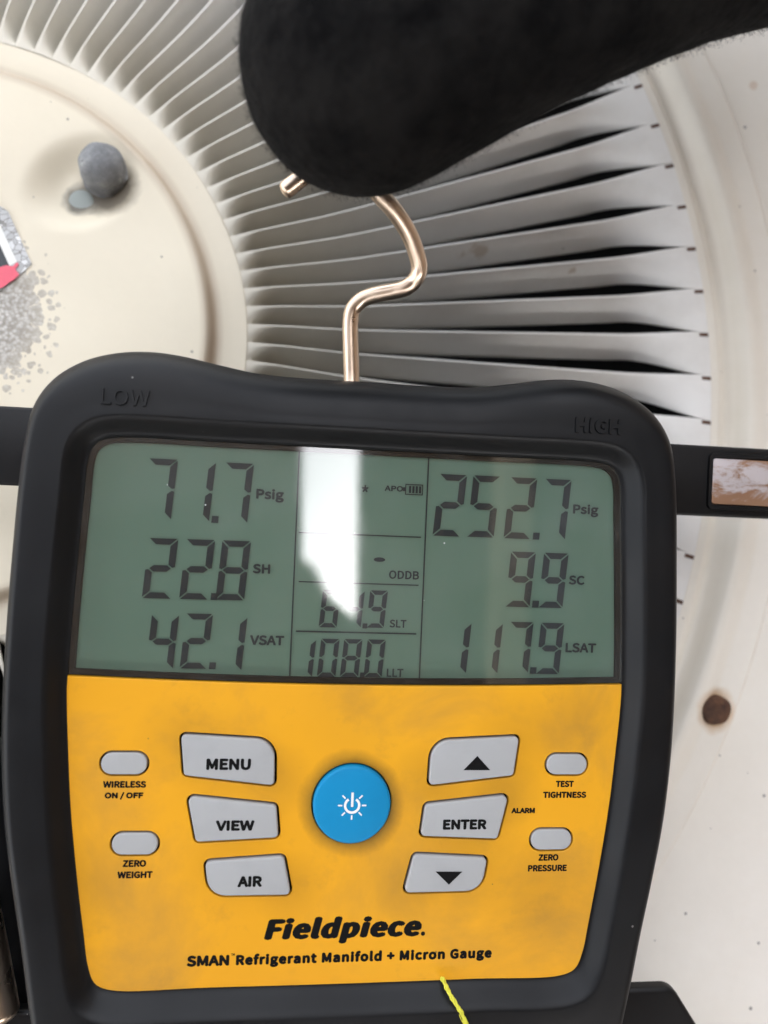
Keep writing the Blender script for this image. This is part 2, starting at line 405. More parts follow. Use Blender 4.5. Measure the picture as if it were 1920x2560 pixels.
def flat(name, polys, z, mat, parent, thick=.06):
    """several flat outlines (mm) as thin printed shapes in one mesh"""
    v = []; f = []
    for p in polys:
        a = sum(p[i][0] * p[(i + 1) % len(p)][1] - p[(i + 1) % len(p)][0] * p[i][1] for i in range(len(p)))
        if a < 0: p = list(reversed(p))
        b = len(v); m = len(p); v += [(x / 1000, y / 1000, z / 1000) for x, y in p] + [(x / 1000, y / 1000, (z - thick) / 1000) for x, y in p]
        f.append(tuple(b + i for i in range(m))); f += [(b + i, b + m + i, b + m + (i + 1) % m, b + (i + 1) % m) for i in range(m)]
    return mesh(name, v, f, mat, parent)

def bundled_font():
    try: return bpy.data.fonts.load(os.path.join(bpy.utils.resource_path('LOCAL'), 'datafiles', 'fonts', 'Noto Sans CJK Regular.woff2'))
    except Exception: return None                     # then Blender's built-in face is used
VF = bundled_font()
def text(name, body, box, z, mat, parent, bold=.1, shear=0.0, extrude=0.0, spacing=1.0, by=1.0):
    """lettering fitted to a box u0, u1, v0, v1 (mm) of its ink; slope lifts it along the line"""
    cu = bpy.data.curves.new(name, 'FONT'); cu.body = body; cu.size = 1; cu.shear = shear; cu.space_character = spacing
    if VF: cu.font = VF
    cu.resolution_u = 3; cu.extrude = extrude
    o = bpy.data.objects.new(name, cu); me = bpy.data.meshes.new_from_object(o); bpy.data.objects.remove(o)
    n = len(me.vertices); co = np.zeros(n * 3); me.vertices.foreach_get('co', co); co = co.reshape(-1, 3)
    x0, y0 = co[:, 0].min(), co[:, 1].min(); x1, y1 = co[:, 0].max(), co[:, 1].max()
    u0, u1, v0, v1 = box; u0 += bold; u1 -= bold; v0 += bold * by; v1 -= bold * by
    out = np.empty_like(co); out[:, 0] = u0 + (co[:, 0] - x0) / (x1 - x0) * (u1 - u0)
    out[:, 1] = v0 + (co[:, 1] - y0) / (y1 - y0) * (v1 - v0)
    out[:, 2] = z + co[:, 2] / (extrude or 1) * (.35 if extrude else 0)
    faces = [tuple(p.vertices) for p in me.polygons]; bpy.data.meshes.remove(me)
    V = []; Fc = []; offs = [(0, 0)] + ([(bold * math.cos(a), bold * by * math.sin(a)) for a in np.arange(8) * math.pi / 4] if bold else [])
    for q, (ax, ay) in enumerate(offs):               # heavier strokes: the glyph laid several times, a hair apart
        b = len(V); V += [((x + ax) / 1000, (y + ay) / 1000, (w - q * .003) / 1000) for x, y, w in out]; Fc += [tuple(b + k for k in f) for f in faces]
    return mesh(name, V, Fc, mat, parent)

# crops the measurements were read in: (offset x, offset y, pixels per crop pixel)
CR = {'d': (0, 0, 1 / .8641), 4: (0, 860, 960 / 1659), 5: (960, 860, 960 / 1659), 6: (0, 1660, 960 / 1659), 7: (960, 1660, 960 / 1659), 8: (640, 1040, 480 / 1561), 9: (400, 2240, 900 / 1659)}
def Q(k, x, y, z=0.0):
    ox, oy, s = CR[k]; return L(ox + x * s, oy + y * s, z)
def box(k, x0, x1, y0, y1, z=0.0):
    """ink box centred where the crop shows it, upright in the gauge's own axes"""
    xm, ym = (x0 + x1) / 2, (y0 + y1) / 2
    a, b = Q(k, x0, ym, z), Q(k, x1, ym, z); c, d = Q(k, xm, y1, z), Q(k, xm, y0, z); m = Q(k, xm, ym, z)
    w, h = b[0] - a[0], d[1] - c[1]; return (m[0] - w / 2, m[0] + w / 2, m[1] - h / 2, m[1] + h / 2)

# ------------------------------------------------------------------ ground, and unseen blockers added to shape light and reflections
GZ = -0.78
o = mesh('ground', [(-60, -60, GZ), (60, -60, GZ), (60, 60, GZ), (-60, 60, GZ)], [(0, 1, 2, 3)], plain('concrete', (.30, .28, .25), .9)); tag(o, kind='structure')
def boxv(x0, x1, y0, y1, z0, z1):
    v = [(x, y, z) for z in (z0, z1) for x, y in ((x0, y0), (x1, y0), (x1, y1), (x0, y1))]
    return v, [(3, 2, 1, 0), (4, 5, 6, 7), (0, 1, 5, 4), (1, 2, 6, 5), (2, 3, 7, 6), (3, 0, 4, 7)]
RZ = 2.3
# added sky blocker: solid south and east, open north-west, notch shapes the screen glare
hole = [(-2.6, .12), (-.003, .12), (-.003, -.45), (.033, -.469), (.081, -.567), (.097, -.587), (.173, -.655), (.182, .12), (1.0, .45), (1.7, 2.9), (-2.6, 2.9)]
cu = bpy.data.curves.new('sky_blocker', 'CURVE'); cu.dimensions = '2D'; cu.fill_mode = 'BOTH'; cu.extrude = .05
for pts in ([(-3.4, -3.6), (2.4, -3.6), (2.4, 3.0), (-3.4, 3.0)], hole):
    sp = cu.splines.new('POLY'); sp.points.add(len(pts) - 1); sp.use_cyclic_u = True
    for p, q in zip(sp.points, pts): p.co = (*q, 0, 1)
tmp = bpy.data.objects.new('tmp', cu); me = bpy.data.meshes.new_from_object(tmp); bpy.data.objects.remove(tmp)
me.materials.clear(); me.materials.append(plain('blocker_brown', (.105, .072, .048), .8)); me.name = 'sky_blocker'
o = link('sky_blocker', me, loc=(0, 0, RZ + .05)); tag(o, kind='structure')
for nm, b in (('blocker_right', (2.2, 2.4, -3.6, 3.0, GZ, RZ - .01)), ('blocker_front', (-3.4, 2.19, -3.6, -3.4, GZ, 1.55))):  # unseen walls added to hold back low sky light
    v, f = boxv(*b); o = mesh(nm, v, f, BRICK); tag(o, kind='structure')

for k, (x0, x1) in enumerate(((.60, .69), (-1.4, -1.31))):        # pale bars added under the blocker for a streak in the screen
    v, f = boxv(x0, x1, -3.5, .1, RZ - .16, RZ - .004); o = mesh('streak_bar', v, f, plain('bar_pale', (.34, .29, .22), .7)); tag(o, kind='structure')

# ------------------------------------------------------------------ condenser top
ac = empty('air_conditioner', HUB)
tag(ac, 'cream painted condenser top with radial louvre grille, worn hub and rusty screw', 'air conditioner')
def polar(name, rs, zf, mat, nth=360, square=None):
    v = []
    for r in rs:
        for k in range(nth):
            a = 2 * math.pi * k / nth; x, y = r * math.cos(a), r * math.sin(a)
            if square and r > R_LIP + .012:
                t = (r - R_LIP - .012) / (rs[-1] - R_LIP - .012); q = square / max(abs(math.cos(a)), abs(math.sin(a)))
                rr = (R_LIP + .012) * (1 - t) + q * t; x, y = rr * math.cos(a), rr * math.sin(a)
            v.append((x, y, zf(r, a, x, y)))
    return v, grid(len(rs), nth, True)
bolt = hl(264, 436)
dish = hl(214, 468)
def hub_z(r, a, x, y):
    z = .0034 * (1 - sm(.0806, .0838, r))
    ex, ey = x - dish[0], y - dish[1]
    c, s = math.cos(.6), math.sin(.6); p, q = (ex * c + ey * s) / .0200, (-ex * s + ey * c) / .0155
    d = math.hypot(p, q); z -= .0046 * (1 - sm(.30, 1.0, d)) * 1.0
    return z + .0002 * math.sin(7 * a + r * 90)
v, f = polar('hub', list(np.linspace(.0005, .074, 90)) + list(np.linspace(.0747, .0915, 26)) + [R_IN - .0004, R_IN, R_IN], hub_z, PAINT)
v[-360:] = [(x, y, -.001) for x, y, z in v[-360:]]
v.append((0, 0, .0034)); f += [(len(v) - 1, j, (j + 1) % 360) for j in range(360)]
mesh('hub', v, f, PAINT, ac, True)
def ring_z(r, a, x, y):
    z = -.0022 * sm(R_GRV - .004, R_GRV, r) + .0050 * sm(R_GRV, R_GRV + .0065, r) - .0022 * sm(R_GRV + .007, R_GRV + .014, r)
    z -= .0009 * sm(R_LIP - .0006, R_LIP + .0006, r)
    return z
v, f = polar('top_panel', [R_OUT, R_OUT] + list(np.linspace(R_OUT + .0004, R_LIP - .001, 44)) + list(np.linspace(R_LIP - .0009, R_LIP + .0009, 7)) + [R_LIP + .006, R_LIP + .012, .32, .40], ring_z, PAINT, square=.42)
v[:360] = [(x, y, -.001) for x, y, z in v[:360]]
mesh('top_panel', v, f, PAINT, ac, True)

# louvre: one mesh, 102 turns
NSL = 102; STEP = 2 * math.pi / NSL; SWEEP = R(0.92)
def slat_mesh():
    nt_, lip = 46, .0010
    E0 = np.array([R_IN, 0.0]); E1 = R_OUT * np.array([math.cos(-SWEEP), math.sin(-SWEEP)])
    ts = np.concatenate([np.linspace(0, .14, 16)[:-1], np.linspace(.14, .78, 12)[:-1], np.linspace(.78, 1, 22)])
    ss = [0, .03, .115, .135, .18, .30, .45, .6, .75, .9, 1.0]
    top = []; bot = []
    for t in ts:
        e = E0 * (1 - t) + E1 * t; r = np.linalg.norm(e); a0 = math.atan2(e[1], e[0]); ln = R_OUT - R_IN
        q = t * ln
        bo = float(1 - sm(ln - .030, ln - .001, q)); b1 = float(sm(0, .040, q)) * bo
        bd = float(sm(0, .007, q)) * bo                              # drop of the lower edge
        bw = float(sm(0, .010, q)) * float(1 - sm(ln - .027, ln - .001, q)) # narrowing that opens the slot
        w = min(.0062 * (r / .225) ** .55, r * STEP * 1.2) / r; W = STEP * (1 - bw) + w * bw
        d1 = .0032 * b1; d2 = .0102 * bd + .0020 * b1
        late = 1 + 1.5 * (1 - float(sm(0, .012, q))) + .9 * float(sm(ln - .040, ln - .004, q))
        for s in ss:
            g = max(0, (s - .115) / .885) ** late
            a = a0 - s * W
            z = -(d1 + (d2 - d1) * g)
            top.append((r * math.cos(a), r * math.sin(a), z)); bot.append((r * math.cos(a), r * math.sin(a), z - .0009))
    n = len(ts); m = len(ss); v = top + bot; K = n * m; f = []; mi = []
    for i in range(n - 1):
        for j in range(m - 1):
            q = (i * m + j, (i + 1) * m + j, (i + 1) * m + j + 1, i * m + j + 1)
            f.append(tuple(reversed(q))); mi.append(1 if (i >= n - 3 and j == 1) else 0); f.append(tuple(K + k for k in q)); mi.append(0)
        for j, rev in ((0, 0), (m - 1, 1)):
            q = (i * m + j, K + i * m + j, K + (i + 1) * m + j, (i + 1) * m + j); f.append(q if rev else tuple(reversed(q))); mi.append(1 if i >= n - 3 and j == 0 else 0)
    return v, f, mi
v, f, mi = slat_mesh()
sl0 = mesh('louvre', v, f, [SLAT, RUSTM], ac, True, mi=mi, auto=28)
for i in range(1, NSL):
    o = sl0.copy(); COL.objects.link(o); o.rotation_euler = (random.uniform(-.0006, .0006), random.uniform(-.0006, .0006), -STEP * i); o.parent = ac
sl0.rotation_euler = (0, 0, 0)
PH = R(2.39 + 12 * 0)      # a louvre edge starts at this angle above +x (inner end)
for o in ac.children:
    if o.name.startswith('louvre'): o.rotation_euler.z += PH
# the dark inside: fan ring and pan
def cyl(r, z0, z1, n=96, flip=True):
    v = [(r * math.cos(2 * math.pi * k / n), r * math.sin(2 * math.pi * k / n), z) for z in (z0, z1) for k in range(n)]
    return v, grid(2, n, True)
v, f = cyl(.255, -.16, -.004); mesh('fan_shroud', v, f, INSIDE, ac, True)
v, f = cyl(.26, -.17, -.16); v = v[:96]; mesh('fan_pan', v, [tuple(range(96))], INSIDE, ac)
v, f = cyl(.055, -.16, -.006); mesh('fan_motor', v + [(0, 0, -.006)], f + [(96 + k, 96 + (k + 1) % 96, 192) for k in range(96)], INSIDE, ac, True)
for nm, b in (('cabinet_side', (-.419, .419, -.42, -.415)), ('cabinet_side', (-.419, .419, .415, .42)), ('cabinet_side', (-.42, -.415, -.414, .414)), ('cabinet_side', (.415, .42, -.414, .414))):
    v, f = boxv(*b, GZ, -.004); mesh(nm, v, f, PAINT, ac)

# domed cap nut, flush screw beside it, rusty screw
def cap_nut():
    n = 48; prof = []
    for z, r, h in ((-.0036, .0072, 0), (-.0024, .0074, 0), (-.0020, .0068, .2), (-.0010, .0070, .8), (.0022, .0071, .8), (.0027, .0064, .5), (.0032, .0063, .3), (.0038, .0069, .2), (.0062, .0067, .14), (.0082, .0061, .10), (.0100, .0050, .05), (.0113, .0036, 0), (.0120, .0022, 0), (.0123, .0008, 0)):
        prof.append((z, r, h))
    v = []
    for z, r, h in prof:
        for k in range(n):
            a = 2 * math.pi * k / n; hx = math.cos(math.pi / 6) / math.cos(((a + .3) % (math.pi / 3)) - math.pi / 6)
            rr = r * (1 - h) + r * h * hx * 1.06; wob = 1 + .02 * math.sin(3 * a + z * 900) + .014 * math.sin(7 * a)
            v.append((rr * wob * math.cos(a), rr * wob * math.sin(a), z * .82))
    f = grid(len(prof), n, True); f.append(tuple((len(prof) - 1) * n + k for k in range(n)))
    return v, f
v, f = cap_nut(); mesh('cap_nut', v, f, LEAD, ac, True, (bolt[0], bolt[1], .0005), auto=50)
p = hl(200, 497)
v = []; n = 40
for z, r in ((-.006, .0040), (-.0016, .0040), (-.0012, .0036), (-.0011, .0026), (-.00105, .0016), (-.00102, .0008)):
    v += [(r * math.cos(2 * math.pi * k / n), r * math.sin(2 * math.pi * k / n), z) for k in range(n)]
f = grid(6, n, True); f.append(tuple(5 * n + k for k in range(n)))
mesh('screw', v, f, ZINC, ac, True, (p[0], p[1], float(hub_z(np.hypot(p[0], p[1]), 0, p[0], p[1])) + .0012), auto=40)
p = hl(1783, 1773); v = []
for z, r in ((-.005, .0047), (.0006, .0047), (.0013, .0043), (.0016, .0034), (.0014, .0018)):
    for k in range(n):
        a = 2 * math.pi * k / n; w = 1 + .05 * math.sin(2 * a + 1) + .03 * math.sin(5 * a); v.append((r * w * math.cos(a), r * w * math.sin(a), z))
f = grid(5, n, True); f.append(tuple(4 * n + k for k in range(n)))
o = mesh('screw', v, f, RUSTM, ac, True, (p[0], p[1], .0012), auto=40); o['label'] = 'rusty brown screw head'

# data sticker at the hub (its corner is what shows)
def on_hub(pts, z): return [tuple(hl(x, y, z)[:2] * 1000) for x, y in pts]
st = slab('sticker', on_hub([(-260, 640), (-120, 440), (20, 529), (79, 661), (47, 688), (0, 726), (-140, 850)], .0036), 3.3, 3.75, .1, SILV, ac)
st['label'] = 'silver foil sticker with black, white and pink print'
slab('stripe', on_hub([(-20, 530), (2, 566), (43, 655), (24, 665), (0, 612), (-40, 545)], .0036), 3.76, 3.82, 0, STKW, st)
slab('print', on_hub([(-180, 640), (-60, 520), (-6, 600), (24, 665), (0, 682), (-120, 780)], .0036), 3.80, 3.86, 0, STKB, st)
blob = [(-60 + 0, 700)] + [(x + random.uniform(-3, 3), y + random.uniform(-3, 3)) for x, y in ((-40, 676), (-15, 672), (2, 668), (18, 663), (30, 668), (44, 655), (47, 664), (41, 676), (46, 686), (36, 700), (24, 704), (10, 718), (-5, 728), (-30, 745))]
slab('paint_blot', on_hub(blob, .0036), 3.84, 4.0, .05, PINK, st)

# ------------------------------------------------------------------ the manifold gauge
mg = empty('manifold_gauge'); tag(mg, 'digital refrigerant gauge in black rubber boot with yellow keypad, screen and wire hook', 'gauge')
Rd = np.stack([M @ DU, M @ DV, M @ (-nd)], 1)
mg.matrix_world = Matrix.Translation(Vector(c2w(OD))) @ Matrix(Rd.tolist()).to_4x4()

def mirror(h):                      # half outline (u >= 0, from top to bottom) -> closed, counter-clockwise
    return [(-u, v) for u, v in h if u > 0] + [(u, v) for u, v in reversed(h)]
def spline(pts, res=6):
    P = [np.array(p, float) for p in pts]; n = len(P); out = []
    for i in range(n):
        p0, p1, p2, p3 = P[i - 1], P[i], P[(i + 1) % n], P[(i + 2) % n]
        for k in range(res):
            d1, d2, d3 = (math.sqrt(np.linalg.norm(b - a)) for a, b in ((p0, p1), (p1, p2), (p2, p3)))
            t1 = d1; t2 = t1 + d2; t3 = t2 + d3; t = t1 + d2 * k / res
            a1 = (t1 - t) / t1 * p0 + t / t1 * p1; a2 = (t2 - t) / d2 * p1 + (t - t1) / d2 * p2; a3 = (t3 - t) / d3 * p2 + (t - t2) / d3 * p3
            b1 = (t2 - t) / t2 * a1 + t / t2 * a2; b2 = (t3 - t) / (t3 - t1) * a2 + (t - t1) / (t3 - t1) * a3
            out.append((t2 - t) / d2 * b1 + (t - t1) / d2 * b2)
    return out
OUTER = mirror([(0, 29.9), (12, 29.8), (25, 30.2), (34, 31.6), (42, 33.0), (49, 33.5), (56.5, 32.7), (63.2, 30.4), (69, 26.2), (72.6, 20.5), (74.3, 12), (75.8, -12), (76.5, -38), (76.2, -55), (75, -70), (73, -83), (70.5, -97), (68, -112), (65.5, -124), (62, -133), (55, -139), (40, -142), (0, -143)])
OPEN = mirror([(0, 14.1), (30, 14.1), (54.5, 14.0), (57.8, 13.3), (60.0, 11.4), (60.9, 8.5), (61.4, 0), (62.1, -12), (62.9, -30), (63.1, -38.5), (62.9, -45), (62.2, -55), (61.2, -67), (59.3, -82), (57.3, -95), (56.2, -101.5), (54.6, -105.4), (51.4, -107), (30, -107.2), (0, -107.3)])
OUTER_S, OPEN_S = spline(OUTER, 8), spline(OPEN, 8)
CEN = np.array([0, -46.0])
def polar_hit(poly, th):
    d = np.array([math.cos(th), math.sin(th)]); best = None; n = len(poly)
    for i in range(n):
        a = np.array(poly[i]) - CEN; b = np.array(poly[(i + 1) % n]) - CEN; e = b - a; den = d[0] * e[1] - d[1] * e[0]
        if abs(den) < 1e-12: continue
        t = (a[0] * e[1] - a[1] * e[0]) / den; s = (a[0] * d[1] - a[1] * d[0]) / den
        if t > 0 and -1e-9 <= s <= 1 + 1e-9: best = t if best is None else max(best, t)
    return CEN + d * best
NB = 420
ang = np.linspace(0, 2 * math.pi, NB, endpoint=False) + .0037
OUT_P = np.array([polar_hit(OUTER_S, t) for t in ang]); OPN_P = np.array([polar_hit(OPEN_S, t) for t in ang])
def nrm_in(P):
    t = np.roll(P, -1, 0) - np.roll(P, 1, 0); t /= np.linalg.norm(t, axis=1)[:, None]; return np.stack([-t[:, 1], t[:, 0]], 1)
NO, NI = nrm_in(OUT_P), nrm_in(OPN_P)
for _ in range(3): NO = NO + .5 * (np.roll(NO, 1, 0) + np.roll(NO, -1, 0)); NO /= np.linalg.norm(NO, axis=1)[:, None]; NI = NI + .5 * (np.roll(NI, 1, 0) + np.roll(NI, -1, 0)); NI /= np.linalg.norm(NI, axis=1)[:, None]
topw = np.clip(-NO[:, 1], 0, 1)[:, None]; botw = np.clip(NI[:, 1], 0, 1)[:, None]
rnd = 2.9 + 4.2 * topw ** 1.5
ZB = 3.0
rings = []
def rg(P, z): rings.append(np.concatenate([P, np.broadcast_to(np.asarray(z, float).reshape(-1, 1) if hasattr(z, '__len__') else np.full((1, 1), z), (NB, 1))], 1))
rg(OUT_P + NO * 6, -40); rg(OUT_P + NO * 3.5, -38); rg(OUT_P + NO * 1.6, -30); rg(OUT_P + NO * .5, -18); rg(OUT_P, -8)
for t in np.linspace(0, math.pi / 2, 11)[0:]:
    zz = ZB - (5.5 + 1.5 * topw) * (1 - math.sin(t)); rings.append(np.concatenate([OUT_P + NO * rnd * (1 - math.cos(t)), zz], 1))
wid = 4.6 + 1.2 * botw
inner_edge = OPN_P - NI * wid
last = OUT_P + NO * rnd
for k in (.25, .5, .75): rg(last * (1 - k) + inner_edge * k, ZB + .12)
rg(inner_edge, ZB + .25)
for t in (.05, .12, .22, .34, .48, .62, .76, .88, .96, 1.0):
    rg(OPN_P - NI * wid * (1 - t), ZB + .25 - 3.9 * float(sm(0, 1, t)))
rg(OPN_P, -2.2); rg(OPN_P + NI * 1.2, -2.3)
v = np.concatenate(rings) / 1000
f = [tuple(reversed(q)) for q in grid(len(rings), NB, True)]
f = [tuple(q) for q in grid(len(rings), NB, True)]
boot = mesh('rubber_boot', v, f, RUBBER, mg, True)
# hard back of the gauge, inside the boot
bk = [(x * .93, y * .95 - 2) for x, y in OUTER_S]
slab('rear_housing', bk, -52, -39.5, 2.0, HARD, mg)
# black bed below the panel and screen
slab('bezel_bed', [tuple(p) for p in OPEN_S], -6.5, -5.0, 0, WELL, mg)

# yellow keypad panel with real key openings
ARC = lambda u: -38.4 - 1.2 * (1 - (u / 63) ** 2)
half_keys = {   # left half, crop 6 pixels, corner radii in mm
    'menu': [(780, 300, 1.1), (793, 481, 1.1), (1188, 526, 1.1), (1190, 325, 4.6)],
    'view': [(807, 566, 1.3), (845, 769, 1.1), (1206, 749, 1.1), (1196, 606, 1.2)],
    'air': [(884, 850, 1.2), (900, 1002, 5.0), (1260, 997, 1.2), (1228, 825, 1.3)]}
keys = {k: [(*Q(6, x, y), r) for x, y, r in p] for k, p in half_keys.items()}
keys_r = {k: [(-u, v, r) for u, v, r in reversed(p)] for k, p in keys.items()}
def pill(c, w, h): return round_poly([(c[0] - w / 2, c[1] - h / 2, h / 2 - .01), (c[0] + w / 2, c[1] - h / 2, h / 2 - .01), (c[0] + w / 2, c[1] + h / 2, h / 2 - .01), (c[0] - w / 2, c[1] + h / 2, h / 2 - .01)])
PILLS = [pill(c, 10.0, 4.95) for c in ((-50.3, -57.4), (50.3, -57.4), (-47.3, -75.0), (47.3, -75.0))]
KEYS = [(k, round_poly(p)) for k, p in keys.items()] + [(k + '_r', round_poly(p)) for k, p in keys_r.items()]
PWR = [(8.8 * math.cos(a), -66.3 + 8.8 * math.sin(a)) for a in np.linspace(0, 2 * math.pi, 72, endpoint=False)]
lower = [tuple(p) for p in OPEN_S if p[1] < -40.2]
iu = sorted(lower, key=lambda p: math.atan2(p[1] + 42, p[0]))   # left to right under the arc
left_pt = (-63.0, ARC(63)); right_pt = (63.0, ARC(63))
outline = [left_pt] + sorted([p for p in iu], key=lambda p: (math.atan2(p[1] + 40, p[0]) % (2 * math.pi))) + [right_pt] + [(u, ARC(u)) for u in np.linspace(58, -58, 24)]
cu = bpy.data.curves.new('panel', 'CURVE'); cu.dimensions = '2D'; cu.fill_mode = 'BOTH'; cu.extrude = .6; cu.bevel_depth = .18; cu.bevel_resolution = 2; cu.offset = -.18
for pts in [outline] + [list(map(tuple, inset(k, -.38))) for _, k in KEYS] + [list(map(tuple, inset(k, -.32))) for k in PILLS] + [list(map(tuple, inset(PWR, -.30)))]:
    sp = cu.splines.new('POLY'); sp.points.add(len(pts) - 1); sp.use_cyclic_u = True
    for p, q in zip(sp.points, pts): p.co = (q[0], q[1], 0, 1)
tmp = bpy.data.objects.new('tmp', cu); me = bpy.data.meshes.new_from_object(tmp); bpy.data.objects.remove(tmp)
co = np.zeros(len(me.vertices) * 3); me.vertices.foreach_get('co', co); co = co.reshape(-1, 3); co[:, 2] -= .78; me.vertices.foreach_set('co', (co / 1000).ravel())
me.materials.clear(); me.materials.append(YEL); me.name = 'keypad_panel'; me.update()
panel = link('keypad_panel', me, mg)

# keys
TXT = {'menu': ('MENU', (6, 893, 1085, 405, 455)), 'view': ('VIEW', (6, 933, 1100, 671, 716)), 'air': ('AIR', (6, 1027, 1133, 911, 958)), 'view_r': ('ENTER', (7, 253, 441, 667, 711))}
for k, out in KEYS:
    b = slab('key', inset(out, .12), -3.0, .55, .42, KEY, mg)
    if k in TXT: text('lettering', TXT[k][0], box(*TXT[k][1]), .60, INK, b, .20)
    elif k == 'menu_r': flat('arrow', [[Q(7, 341, 455), Q(7, 456, 455), Q(7, 401, 394)]], .61, INK, b)
    else: flat('arrow', [[Q(7, 221, 892), Q(7, 278, 948), Q(7, 336, 892)]], .61, INK, b)
for out in PILLS: slab('key', inset(out, .1), -3.0, .25, .35, KEY, mg)
pw = slab('power_key', PWR, -3.0, 1.3, .7, BLUE, mg, crown=.25)
ps = []
c0 = np.array(Q(6, 1519, 600)); ri, ro = 1.32, 1.86
def arc(c, r0, r1, a0, a1, n=14): return [tuple(c + r1 * np.array([math.cos(a), math.sin(a)])) for a in np.linspace(a0, a1, n)] + [tuple(c + r0 * np.array([math.cos(a), math.sin(a)])) for a in np.linspace(a1, a0, n)]
A0, A1 = R(90 + 32), R(90 + 328)
for i in range(12):
    a, b_ = A0 + (A1 - A0) * i / 12, A0 + (A1 - A0) * (i + 1) / 12; ps.append(arc(c0, ri, ro, a, b_, 4))
ps.append([(c0[0] - .27, c0[1] - .3), (c0[0] + .27, c0[1] - .3), (c0[0] + .27, c0[1] + 2.9), (c0[0] - .27, c0[1] + 2.9)])
for a in (0, 45, 135, 180, 225, 270, 315):
    d = np.array([math.cos(R(a)), math.sin(R(a))]); e = np.array([-d[1], d[0]]) * .16
    ps.append([tuple(c0 + d * 2.2 - e), tuple(c0 + d * 3.2 - e), tuple(c0 + d * 3.2 + e), tuple(c0 + d * 2.2 + e)])
flat('power_symbol', ps, 1.58, WHITE, pw, .1)
# printed words on the panel
for s, b in (('WIRELESS', (6, 445, 632, 505, 535)), ('ON / OFF', (6, 452, 620, 553, 586)), ('ZERO', (6, 530, 632, 846, 877)), ('WEIGHT', (6, 507, 660, 895, 926)),
             ('TEST', (7, 742, 820, 504, 532)), ('TIGHTNESS', (7, 687, 874, 551, 579)), ('ALARM', (7, 550, 652, 621, 645)), ('ZERO', (7, 667, 754, 821, 850)), ('PRESSURE', (7, 622, 790, 867, 896))):
    text('lettering', s, box(*b), .05, INK, panel, .12)
u0, v0 = Q(9, 478, 213); u1, _ = Q(9, 1207, 112)
text('brand_lettering', 'Fieldpiece', (u0, u1, v0 - .75, v0 + 5.45), .05, INK, panel, .58, .20, spacing=1.06, by=.55)
pd = Q(9, 1212, 173); flat('brand_lettering', [[(pd[0] + .5 * math.cos(a), pd[1] + .5 * math.sin(a)) for a in np.linspace(0, 6.28, 14, endpoint=False)]], .05, INK, panel, .05)
ua, va = Q(9, 122, 327); ub, vb = Q(9, 320, 276); text('lettering', 'SMAN', (ua, ub, va, va + 2.5), .05, INK, panel, .21)
ua2, _ = Q(9, 328, 300); uc, vc = Q(9, 345, 268); text('lettering', 'TM', (ua2 - .05, uc + .0, va + 2.2, va + 2.75), .05, INK, panel, .03)
u2, v2 = Q(9, 349, 320); u3, v3 = Q(9, 1528, 288); text('lettering', 'Refrigerant Manifold + Micron Gauge', (u2, u3, va - .62, va + 2.55), .05, INK, panel, .21, spacing=1.06)

# screen
ZL = -2.4
scr_out = [tuple(p) for p in OPEN_S if p[1] > -37.5] 
scr_out = sorted(scr_out, key=lambda p: math.atan2(p[1] + 12, p[0]))
lens_poly = [(62.9, ARC(63) + .15)] 
up = [tuple(p) for p in OPEN_S if p[1] > ARC(63) + .5]
up = sorted(up, key=lambda p: (math.atan2(p[1] + 39, p[0])))
lens_out = up + [(-62.9, ARC(63) + .2)] + [(u, ARC(u) + .25) for u in np.linspace(-58, 58, 24)] + [(62.9, ARC(63) + .2)]
scr = slab('screen', inset(lens_out, -.8), ZL - .6, ZL, 0, LCD, mg)
# lens: top sheet with a ground edge
lo = inset(lens_out, .25)
pr = [(0, -1.6), (0, 0)]
v = []; m = len(lo)
for d, z in pr: v += [(x / 1000, y / 1000, z / 1000) for x, y in inset(lo, d)]
f = grid(len(pr), m, True); f.append(tuple((len(pr) - 1) * m + j for j in range(m)))
mesh('screen_lens', v, f, LENS, mg, True, auto=15)
# mask round the liquid crystal: a dark frame between lens and glass
inn_ = inset(lens_out, 1.1)
v = [(x / 1000, y / 1000, (ZL + .9) / 1000) for x, y in inset(lens_out, -.6)] + [(x / 1000, y / 1000, (ZL + .9) / 1000) for x, y in inn_] + [(x / 1000, y / 1000, (ZL + .05) / 1000) for x, y in inn_]
mesh('screen_mask', v, grid(3, m, True), WELL, mg)

# seven-segment digits
SEGS = {'0': 'ABCDEF', '1': 'BC', '2': 'ABGED', '4': 'FGBC', '5': 'AFGCD', '6': 'AFEDCG', '7': 'ABC', '8': 'ABCDEFG', '9': 'ABCDFG', '-': 'G'}
def seg_polys(ch, w, h, t):
    g = t * .11; H = h / 2
    S = {'A': [(g, h), (w - g, h), (w - t - g, h - t * .9), (t + g, h - t * .9)],
         'G': [(t * .45 + g, H), (t * 1.05 + g, H + t * .48), (w - t * 1.05 - g, H + t * .48), (w - t * .45 - g, H), (w - t * 1.05 - g, H - t * .48), (t * 1.05 + g, H - t * .48)],
         'F': [(0, h - g * 1.6), (t, h - t - g * 1.2), (t, H + t * .52 + g), (t * .40, H + g * 1.3), (0, H + g * 2.2)]}
    S['B'] = [(w - x, y) for x, y in S['F']]; S['D'] = [(x, h - y) for x, y in S['A']]
    S['E'] = [(x, h - y) for x, y in S['F']]; S['C'] = [(w - x, y) for x, y in S['E']]
    return [S[c] for c in SEGS[ch]]
SK = .075
